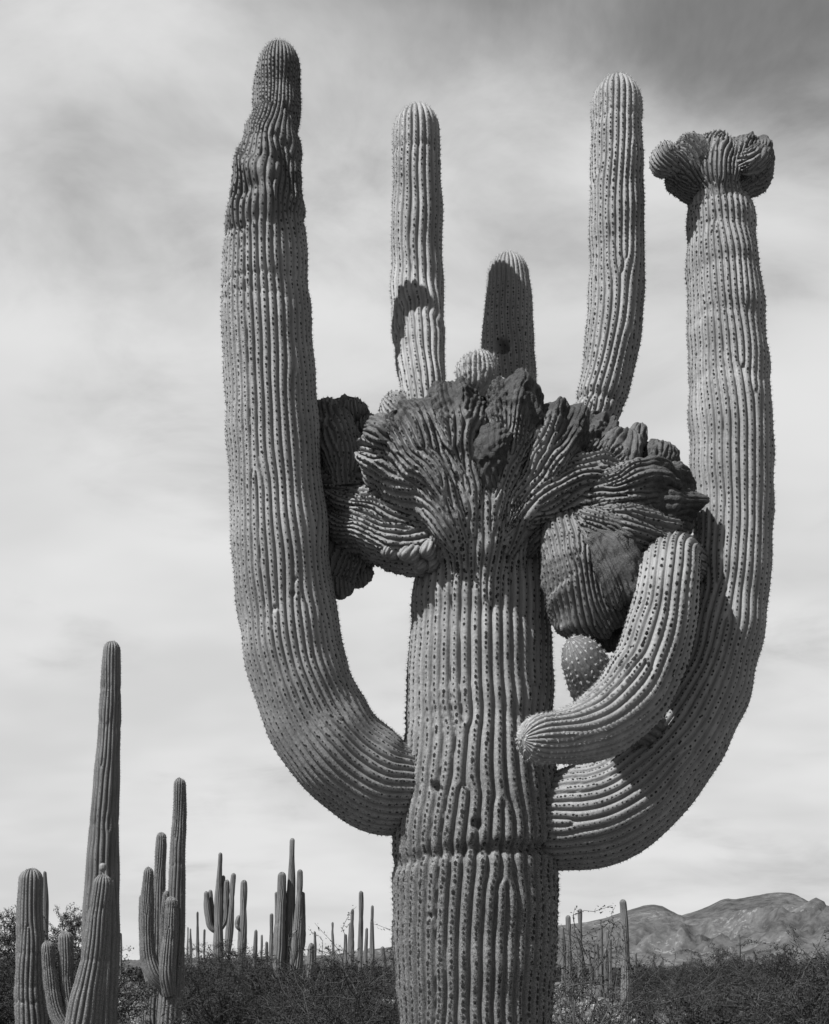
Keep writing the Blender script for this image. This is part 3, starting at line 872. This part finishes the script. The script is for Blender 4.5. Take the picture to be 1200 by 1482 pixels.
saguaro('saguaro with a tall pole and hugging arms beside a bare patch of sand', 24,
        [('trunk', [(246, 1475, 0, 17), (250, 1420, 0, 15), (254, 1350, 0, 12.5), (256, 1280, 0, 11.5), (258, 1220, 0, 10), (260, 1165, 0, 8.5), (261, 1126, 0, 7.5)]),
         ('arm', [(246, 1440, -14, 10), (242, 1415, -20, 12), (243, 1390, -22, 11), (246, 1350, -22, 9), (249, 1298, -22, 7.5)]),
         ('arm', [(236, 1425, -16, 8), (226, 1413, -18, 11), (217, 1390, -18, 11), (213, 1350, -18, 9.5), (213, 1300, -18, 8), (216, 1255, -18, 7)]),
         ('arm', [(240, 1390, 20, 7), (238, 1330, 22, 6), (243, 1290, 22, 5)]),
         ], 6, detail=1.2, ribs=16)
saguaro('plain upright saguaro pole behind the hugging arms', 27,
        [('trunk', [(222, 1475, 0, 13), (226, 1420, 0, 11), (229, 1340, 0, 9.5), (231, 1270, 0, 8), (234, 1204, 0, 6.8)]),
         ('arm', [(218, 1420, 8, 6), (208, 1390, 10, 5), (206, 1345, 10, 4.5), (206, 1295, 10, 3.5)])], 7, detail=1.0, ribs=16)
saguaro('many-armed saguaro like a candelabra standing above a dense shrub', 55,
        [('trunk', [(316, 1440, 0, 7), (316, 1380, 0, 7), (316, 1320, 0, 5.5), (318, 1270, 0, 3.6), (319, 1234, 0, 2.6)]),
         ('arm', [(314, 1350, 0, 3), (305, 1342, 0, 4), (301, 1325, 0, 3.8), (299, 1290, 0, 2.8)]),
         ('arm', [(314, 1345, 8, 3), (308, 1330, 8, 3.5), (306, 1310, 8, 3), (304, 1288, 8, 2.5)]),
         ('arm', [(317, 1350, 0, 3), (324, 1335, 0, 4), (327, 1310, 0, 3.5), (328, 1274, 0, 2.8)]),
         ('arm', [(318, 1330, 6, 3), (322, 1310, 6, 3), (323, 1267, 6, 2.6)]),
         ('arm', [(330, 1380, 0, 4.5), (332, 1350, 0, 4.8), (335, 1310, 0, 4), (338, 1264, 0, 2.8)])], 8, detail=0.8, ribs=12)
saguaro('saguaro pole with two stubby side arms', 45,
        [('trunk', [(349, 1408, 0, 5.5), (350, 1370, 0, 6), (352, 1330, 0, 5), (353, 1274, 0, 3.4)]),
         ('arm', [(349, 1345, 0, 3), (345, 1342, 0, 3.4), (346, 1325, 0, 2.8)]),
         ('arm', [(349, 1348, 0, 2), (344, 1342, -4, 2.2), (343, 1338, -4, 2)])], 9, detail=0.8, ribs=12)
saguaro('cluster-forming saguaro with thick upright arms round a tall thin leader', 35,
        [('trunk', [(420, 1425, 0, 10), (420, 1370, 0, 9), (421, 1330, 0, 7), (422, 1270, 0, 4.6), (423, 1213, 0, 3.2)]),
         ('arm', [(412, 1420, -8, 8), (405, 1405, -10, 8), (405, 1370, -10, 8), (407, 1310, -10, 6.2), (408, 1262, -10, 5)]),
         ('arm', [(424, 1420, -8, 8), (430, 1400, -10, 7.5), (431, 1360, -10, 7), (433, 1310, -10, 5), (434, 1258, -10, 3.8)]),
         ('arm', [(430, 1395, 8, 3), (438, 1370, 8, 3.6), (439, 1330, 8, 3), (439, 1291, 8, 2.4)]),
         ('arm', [(408, 1395, 8, 3), (401, 1370, 8, 3), (400, 1330, 8, 2.8), (400, 1291, 8, 2.2)]),
         ('arm', [(424, 1400, -12, 4), (426, 1380, -14, 4.5), (427, 1346, -14, 4)]),
         ('arm', [(416, 1380, 6, 3), (414, 1340, 6, 3), (414, 1290, 6, 2.4)])], 10, detail=0.9, ribs=14)
saguaro('lone smooth saguaro column before the pale mountainside', 32,
        [('trunk', [(905, 1460, 0, 6.8), (906, 1420, 0, 6.6), (905, 1370, 0, 5.8), (903, 1330, 0, 4.8), (901, 1302, 0, 4)])], 11, detail=0.9, ribs=14)
saguaro('short thick saguaro trunk with a barky foot among low shrubs', 42,
        [('trunk', [(447, 1415, 0, 5), (449, 1390, 0, 5), (451, 1365, 0, 4.2)])], 12, detail=0.8, ribs=12)
far = [  # (tip x, tip y, foot x, half width, dist)
    (286, 1320, 286, 1.9, 90), (296, 1345, 296, 1.4, 110), (371, 1346, 368, 2.4, 60), (379, 1353, 377, 1.6, 70), (393, 1322, 392, 2.6, 60), (386, 1363, 386, 2.0, 75),
    (456, 1348, 456, 1.5, 100), (482, 1335, 483, 1.6, 100), (510, 1316, 509, 2.4, 75), (507, 1335, 506, 2.0, 80), (523, 1290, 521, 2.8, 70), (539, 1310, 538, 2.5, 75),
    (530, 1343, 530, 2.2, 80), (569, 1346, 569, 1.8, 90), (553, 1370, 557, 3.0, 70), (175, 1351, 175, 1.4, 110), (500, 1352, 500, 2.0, 85), (272, 1342, 272, 1.2, 120), (276, 1344, 276, 1.1, 120),
    (822, 1325, 824, 3.2, 50), (839, 1316, 841, 2.8, 55), (814, 1341, 816, 3.0, 60), (852, 1375, 855, 1.8, 80), (870, 1337, 870, 2.4, 60), (864, 1365, 866, 2.2, 62), (879, 1347, 879, 1.6, 75), (883, 1358, 883, 2.4, 66),
    (859, 1362, 863, 1.7, 72), (877, 1372, 877, 3.2, 60), (920, 1379, 920, 1.4, 100), (945, 1384, 945, 1.6, 100), (1000, 1374, 1000, 1.2, 120), (1069, 1351, 1071, 2.2, 70),
    (1039, 1373, 1039, 1.1, 110), (1046, 1376, 1046, 1.3, 110), (1093, 1385, 1094, 1.1, 120), (1107, 1390, 1108, 1.2, 120), (1135, 1370, 1136, 1.5, 100), (1075, 1381, 1076, 1.8, 75), (986, 1412, 986, 1.0, 130)]
for q, (tx, ty, fx, hw, D) in enumerate(far):
    side = 'among the shrubs beyond the big trunk' if tx < 600 else 'below the mountains'
    saguaro('thin far-off saguaro pole ' + side, D, [('trunk', [(fx, 1410, 0, hw * 1.15), ((fx + tx) / 2, (1410 + ty) / 2, 0, hw * 1.1), (tx, ty, 0, hw * 0.85)])], 20 + q,
            group='thin far saguaros ' + side, detail=0.6, ribs=9, tone=0.8)

# ------------------------------------------------------------------ shrubs
def shrub_meshes(seed, height, width, stems, leaves, leaf, wispy=0.0, levels=2):
    """stems that fork into twigs, each a thin 3-sided tube; leaf triangles along the twigs"""
    rng = np.random.default_rng(seed)
    V, Tq, twigs = [], [], []

    def tube(path, r0, r1):
        base = len(V)
        path = np.asarray(path)
        t = path[-1] - path[0]
        t /= np.linalg.norm(t) + 1e-9
        a = np.cross(t, [0.31, 0.77, 0.55])
        a /= np.linalg.norm(a) + 1e-9
        b = np.cross(t, a)
        for i, p in enumerate(path):
            r = r0 + (r1 - r0) * i / (len(path) - 1)
            for k in range(3):
                an = 2 * math.pi * k / 3
                V.append(p + r * (math.cos(an) * a + math.sin(an) * b))
        for i in range(len(path) - 1):
            for k in range(3):
                Tq.append((base + i * 3 + k, base + i * 3 + (k + 1) % 3, base + (i + 1) * 3 + (k + 1) % 3, base + (i + 1) * 3 + k))

    def grow(p, d, L, r, lev):
        n = 5
        path = [p]
        for i in range(n):
            d = d + rng.normal(size=3) * 0.22 + np.array([0, 0, 0.05 - 0.10 * (lev == 2)])
            d /= np.linalg.norm(d)
            p = p + d * L / n
            if p[2] < 0.03:
                p[2] = 0.03
            path.append(p)
        tube(path, r * 0.6, r * 0.27)
        if lev >= levels:
            twigs.append(np.array(path))
            return
        for k in range(rng.integers(4, 7)):
            i = rng.integers(1, n + 1)
            dd = d + rng.normal(size=3) * 0.75
            dd[2] = abs(dd[2]) * 0.7 + 0.1
            dd /= np.linalg.norm(dd)
            grow(path[i].copy(), dd, L * rng.uniform(0.45, 0.75), r * 0.5, lev + 1)

    for k in range(stems):
        az = 2 * math.pi * (k + rng.random() * 0.8) / stems
        out = rng.uniform(0.25, 1.0) * width / height
        d = np.array([math.cos(az) * out, math.sin(az) * out, 1.0])
        d /= np.linalg.norm(d)
        grow(np.array([math.cos(az) * 0.05, math.sin(az) * 0.05, 0.0]), d, height * rng.uniform(0.45, 0.62) * (1 + 0.3 * out), 0.016 + 0.012 * height * (1 - 0.4 * wispy), 0)
    tw = np.array(twigs)
    K = leaves
    ti = rng.integers(0, len(tw), K)
    f = rng.uniform(0.1, 1.0, K) * 4.999
    i0 = f.astype(int)
    w = (f - i0)[:, None]
    c = tw[ti, i0] * (1 - w) + tw[ti, i0 + 1] * w
    c = c + rng.normal(size=(K, 3)) * leaf * (1.5 if wispy < 0.5 else 0.9)
    c[:, 2] = np.maximum(c[:, 2], 0.05)
    a = rng.normal(size=(K, 3))
    a /= np.linalg.norm(a, axis=1)[:, None]
    b = np.cross(a, rng.normal(size=(K, 3)))
    b /= np.linalg.norm(b, axis=1)[:, None]
    sz = leaf * rng.uniform(0.6, 1.4, K)[:, None]
    LV = np.concatenate([c + a * sz, c - a * sz * 0.6 + b * sz * 0.38, c - a * sz * 0.6 - b * sz * 0.38])
    q = np.arange(K)
    LT = np.stack([q, q + K, q + 2 * K], 1)
    zmax = np.percentile(LV[:, 2], 99)
    return (np.array(V), np.array(Tq)), (LV, LT), zmax


PROTO = {}


def proto(kind, **kw):
    st, lf, z = shrub_meshes(**kw)
    ms = mesh_from(kind + '_stems', st[0], quads=st[1], smooth=True)
    ms.materials.append(M_WOOD)
    ml = mesh_from(kind + '_leaves', lf[0], tris=lf[1], smooth=False)
    ml.materials.append(M_LEAF2 if kind.startswith('pale') else M_LEAF)
    PROTO[kind] = (ms, ml, z)


proto('dense_a', seed=1, height=1.7, width=1.6, stems=9, leaves=18000, leaf=0.019)
proto('dense_b', seed=2, height=1.6, width=2.0, stems=11, leaves=20000, leaf=0.019)
proto('dense_c', seed=3, height=1.8, width=1.3, stems=8, leaves=16000, leaf=0.019)
proto('pale_low', seed=4, height=0.8, width=1.2, stems=10, leaves=4500, leaf=0.026)
proto('wispy_a', seed=5, height=2.2, width=1.6, stems=6, leaves=3200, leaf=0.020, wispy=1.0)
proto('wispy_b', seed=6, height=2.2, width=1.8, stems=7, leaves=4200, leaf=0.020, wispy=1.0)
proto('tree', seed=7, height=3.0, width=2.4, stems=7, leaves=30000, leaf=0.024)


def shrub(kind, x, y, top, rz, label, group=None, name='shrub', wide=1.0):
    """shrub standing at x, y whose crown reaches the height top"""
    ms, ml, z = PROTO[kind]
    k = top / z
    root = thing(name, label, 'shrub' if name != 'tree' else 'tree', (x, y, -0.02), group)
    root.rotation_euler = (0, 0, rz)
    root.scale = (k * wide, k * wide, k)
    for nm, me in (('trunk' if name == 'tree' else 'stems', ms), ('crown' if name == 'tree' else 'foliage', ml)):
        o = bpy.data.objects.new(nm, me)
        COL.objects.link(o)
        o.parent = root
    return root


def at(px, py_top, D):
    return (px - 600) * D / F, D, EYE + (HZ - py_top) * D / F


rs = random.Random(4)


def put(kind, px, pytop, D, label, group=None, name='shrub', wide=1.0):
    x, y, t = at(px, pytop, D)
    return shrub(kind, x, y, t, rs.uniform(0, 6.28), label, group, name, wide)


# open, twiggy shrubs close behind the big trunk
put('wispy_b', 528, 1345, 13.5, 'open twiggy shrub close against the lit side of the big trunk')
put('wispy_a', 432, 1385, 14.5, 'lower open twiggy shrub before the cluster of thick saguaro arms')
put('wispy_a', 826, 1322, 14.0, 'open twiggy shrub rising behind the shaded side of the big trunk')
put('wispy_b', 868, 1420, 15.0, 'low sprawling twiggy bush beside the patch of bare sand')
put('wispy_b', 486, 1352, 16.0, 'taller open twiggy shrub before the thin far poles, beside the lit side of the trunk')
put('wispy_b', 846, 1340, 17.0, 'leafier twiggy shrub between the big trunk and the lone smooth column')
put('wispy_a', 985, 1376, 22.0, 'thin twiggy bush between the lone smooth column and the broad bush')
# dark trees at the left edge
put('tree', 88, 1318, 34, 'dark bushy tree between the stout column and the tallest saguaro', name='tree')
put('tree', 14, 1322, 33, 'dark bushy tree behind the stout saguaro column', name='tree')
for qx, qy, qd, lab in ((58, 1345, 27, 'dark shrub showing between the stout column and the leaning saguaro'), (112, 1368, 26, 'dark shrub showing between the small arms of the leaning saguaro'),
                        (20, 1375, 25, 'dark shrub at the foot of the stout saguaro'), (86, 1398, 23, 'low dark shrub behind the two small arms')):
    put('dense_b', qx, qy, qd, lab)
# right-hand thicket
put('tree', 1052, 1376, 30, 'broad dark bush at the foot of the mountains, thin poles rising through it', name='tree')
put('tree', 1150, 1374, 28, 'dense dark bush with the highest crown of the thicket under the mountain', name='tree')
put('dense_b', 1105, 1398, 26, 'dark bush filling the gap between two broad bushes')
put('dense_c', 936, 1392, 40, 'dark shrub just beyond the lone smooth column')
put('dense_a', 330, 1365, 40, 'dense dark shrub at the feet of the candelabra saguaro')
put('dense_b', 290, 1378, 36, 'broad dark shrub next to the saguaro with hugging arms')
# thicket filling the plain
G1 = 'dark shrubs of the thicket'
G2 = 'pale low shrubs of the plain'
spots = []


def bare(px, py):
    return (165 < px < 212 and py > 1405) or (795 < px < 900 and py > 1432) or (985 < px < 1040 and 1428 < py < 1452)


def nearby(px):
    for lim, txt in ((130, 'behind the stout and the tallest saguaros'), (280, 'round the saguaro with hugging arms'), (370, 'round the candelabra saguaro'),
                     (462, 'round the cluster of thick saguaro arms'), (600, 'past the twiggy shrub on the lit side of the big trunk'), (885, 'past the twiggy shrub on the shaded side of the big trunk'),
                     (965, 'round the lone smooth saguaro column'), (1090, 'round the broad bush with thin poles'), (9999, 'round the highest bush under the mountain')):
        if px < lim:
            return txt


while len(spots) < 275:
    D = 17 + 130 * rs.random()**1.6
    px = rs.uniform(-60, 1260) if rs.random() < 0.7 else rs.uniform(-420, 1620)
    x = (px - 600) * D / F
    if 560 < px < 815 and D < 40:
        continue
    footpy = HZ + EYE * F / D
    h = rs.choice([rs.uniform(0.9, 1.4), rs.uniform(1.2, 1.7), rs.uniform(1.5, 2.1)]) if rs.random() < 0.75 else rs.uniform(0.45, 0.9)
    hw = h * 0.9 * F / D
    ok = True
    for qx in (-0.8, 0, 0.8):
        for qy in (0.2, 0.9):
            if bare(px + qx * hw, footpy - qy * h * F / D):
                ok = False
    if not ok or (px < 200 and D < 24) or (170 < px < 310 and D < 30):
        continue
    if any((x - a)**2 + (D - b)**2 < 1.2 for a, b in spots):
        continue
    spots.append((x, D))
    if h < 0.95:
        shrub('pale_low', x, D, h, rs.uniform(0, 6.28), 'low pale shrub ' + nearby(px), G2 + ' ' + nearby(px), wide=1.2)
    else:
        shrub(rs.choice(['dense_a', 'dense_b', 'dense_c']), x, D, h, rs.uniform(0, 6.28), ('dark rounded shrub ' if D < 45 else 'small distant dark shrub ') + nearby(px), (G1 if D < 45 else 'distant shrubs') + ' ' + nearby(px), wide=rs.uniform(0.75, 1.35))


def far_scrub():
    """distant scrub that reads as one mass: leafy tufts out to the foot of the hills"""
    rng = np.random.default_rng(9)
    K = 5600
    D = 120 + 1250 * rng.random(K)**1.6
    px = rng.uniform(-1100, 2300, K)
    X = (px - 600) * D / F
    n = 34
    h = rng.uniform(0.9, 2.0, K)
    c = np.stack([X, D, np.zeros(K)], 1)
    dirs = rng.normal(size=(K, n, 3))
    dirs[..., 2] = np.abs(dirs[..., 2])
    dirs /= np.linalg.norm(dirs, axis=2)[..., None]
    rad = rng.uniform(0.35, 1.0, (K, n, 1))
    ctr = c[:, None, :] + dirs * rad * np.stack([h * 0.9, h * 0.9, h], 1)[:, None, :]
    ctr = ctr.reshape(-1, 3)
    M = len(ctr)
    a = rng.normal(size=(M, 3))
    a /= np.linalg.norm(a, axis=1)[:, None]
    b = np.cross(a, rng.normal(size=(M, 3)))
    b /= np.linalg.norm(b, axis=1)[:, None]
    s = 0.28
    V = np.concatenate([ctr + a * s, ctr - a * s * 0.6 + b * s * 0.6, ctr - a * s * 0.6 - b * s * 0.6])
    V[:, 2] = np.maximum(V[:, 2], -0.02)
    q = np.arange(M)
    me = mesh_from('far_scrub', V, tris=np.stack([q, q + M, q + 2 * M], 1), smooth=False)
    o = add_mesh('far_scrub', me, M_LEAF, kind='stuff')
    o['label'] = 'distant dark scrub covering the plain below the mountains'
    o['category'] = 'scrub'


far_scrub()


def ground_litter():
    """dry grass tufts and stones strewn over the open sand"""
    rng = np.random.default_rng(19)
    K = 5200
    D = 26 + 110 * rng.random(K)**1.4
    px = np.where(rng.random(K) < 0.45, rng.choice([190, 845, 1010], K) + rng.normal(size=K) * 34, rng.uniform(-60, 1260, K))
    X = (px - 600) * D / F
    n = 16
    az = rng.uniform(0, 2 * np.pi, (K, n))
    lean = rng.uniform(0.1, 0.9, (K, n))
    h = rng.uniform(0.08, 0.34, (K, 1)) * rng.uniform(0.5, 1.1, (K, n))
    bx = X[:, None] + rng.normal(size=(K, n)) * 0.10
    by = D[:, None] + rng.normal(size=(K, n)) * 0.10
    base = np.stack([bx, by, np.full((K, n), -0.08)], -1)
    tip = base + np.stack([np.cos(az) * lean * h, np.sin(az) * lean * h, h + 0.08], -1)
    w = np.stack([-np.sin(az), np.cos(az), np.zeros_like(az)], -1) * 0.012
    V = np.concatenate([(base + w).reshape(-1, 3), (base - w).reshape(-1, 3), tip.reshape(-1, 3)])
    M = K * n
    q = np.arange(M)
    o = add_mesh('dry_grass', mesh_from('dry_grass', V, tris=np.stack([q, q + M, q + 2 * M], 1), smooth=False),
                 plain_noise_mat("dry_grass", 0.05, 0.15, 2.0), kind='stuff')
    o['label'] = 'sparse dry grass tufts scattered over the sandy ground'
    o['category'] = 'grass'
    # stones: squashed octahedra
    K = 2600
    D = 28 + 80 * rng.random(K)**1.3
    px = np.where(rng.random(K) < 0.6, rng.choice([190, 845, 1010], K) + rng.normal(size=K) * 30, rng.uniform(-60, 1260, K))
    c = np.stack([(px - 600) * D / F, D, np.zeros(K)], 1)
    r = rng.uniform(0.03, 0.13, K)[:, None]
    dirs = np.array([[1, 0, 0], [0, 1, 0], [-1, 0, 0], [0, -1, 0], [0, 0, 0.7], [0, 0, -1.2]])
    V = np.concatenate([c + r * (d + rng.normal(size=(K, 3)) * 0.25) for d in dirs])
    q = np.arange(K)
    T = [np.stack([q + a * K, q + b * K, q + e * K], 1) for a, b, e in ((0, 1, 4), (1, 2, 4), (2, 3, 4), (3, 0, 4), (1, 0, 5), (2, 1, 5), (3, 2, 5), (0, 3, 5))]
    o = add_mesh('stones', mesh_from('stones', V, tris=np.concatenate(T), smooth=False), plain_noise_mat("stone", 0.08, 0.2, 8.0), kind='stuff')
    o['label'] = 'loose stones strewn on the bare sandy patches'
    o['category'] = 'stones'


ground_litter()
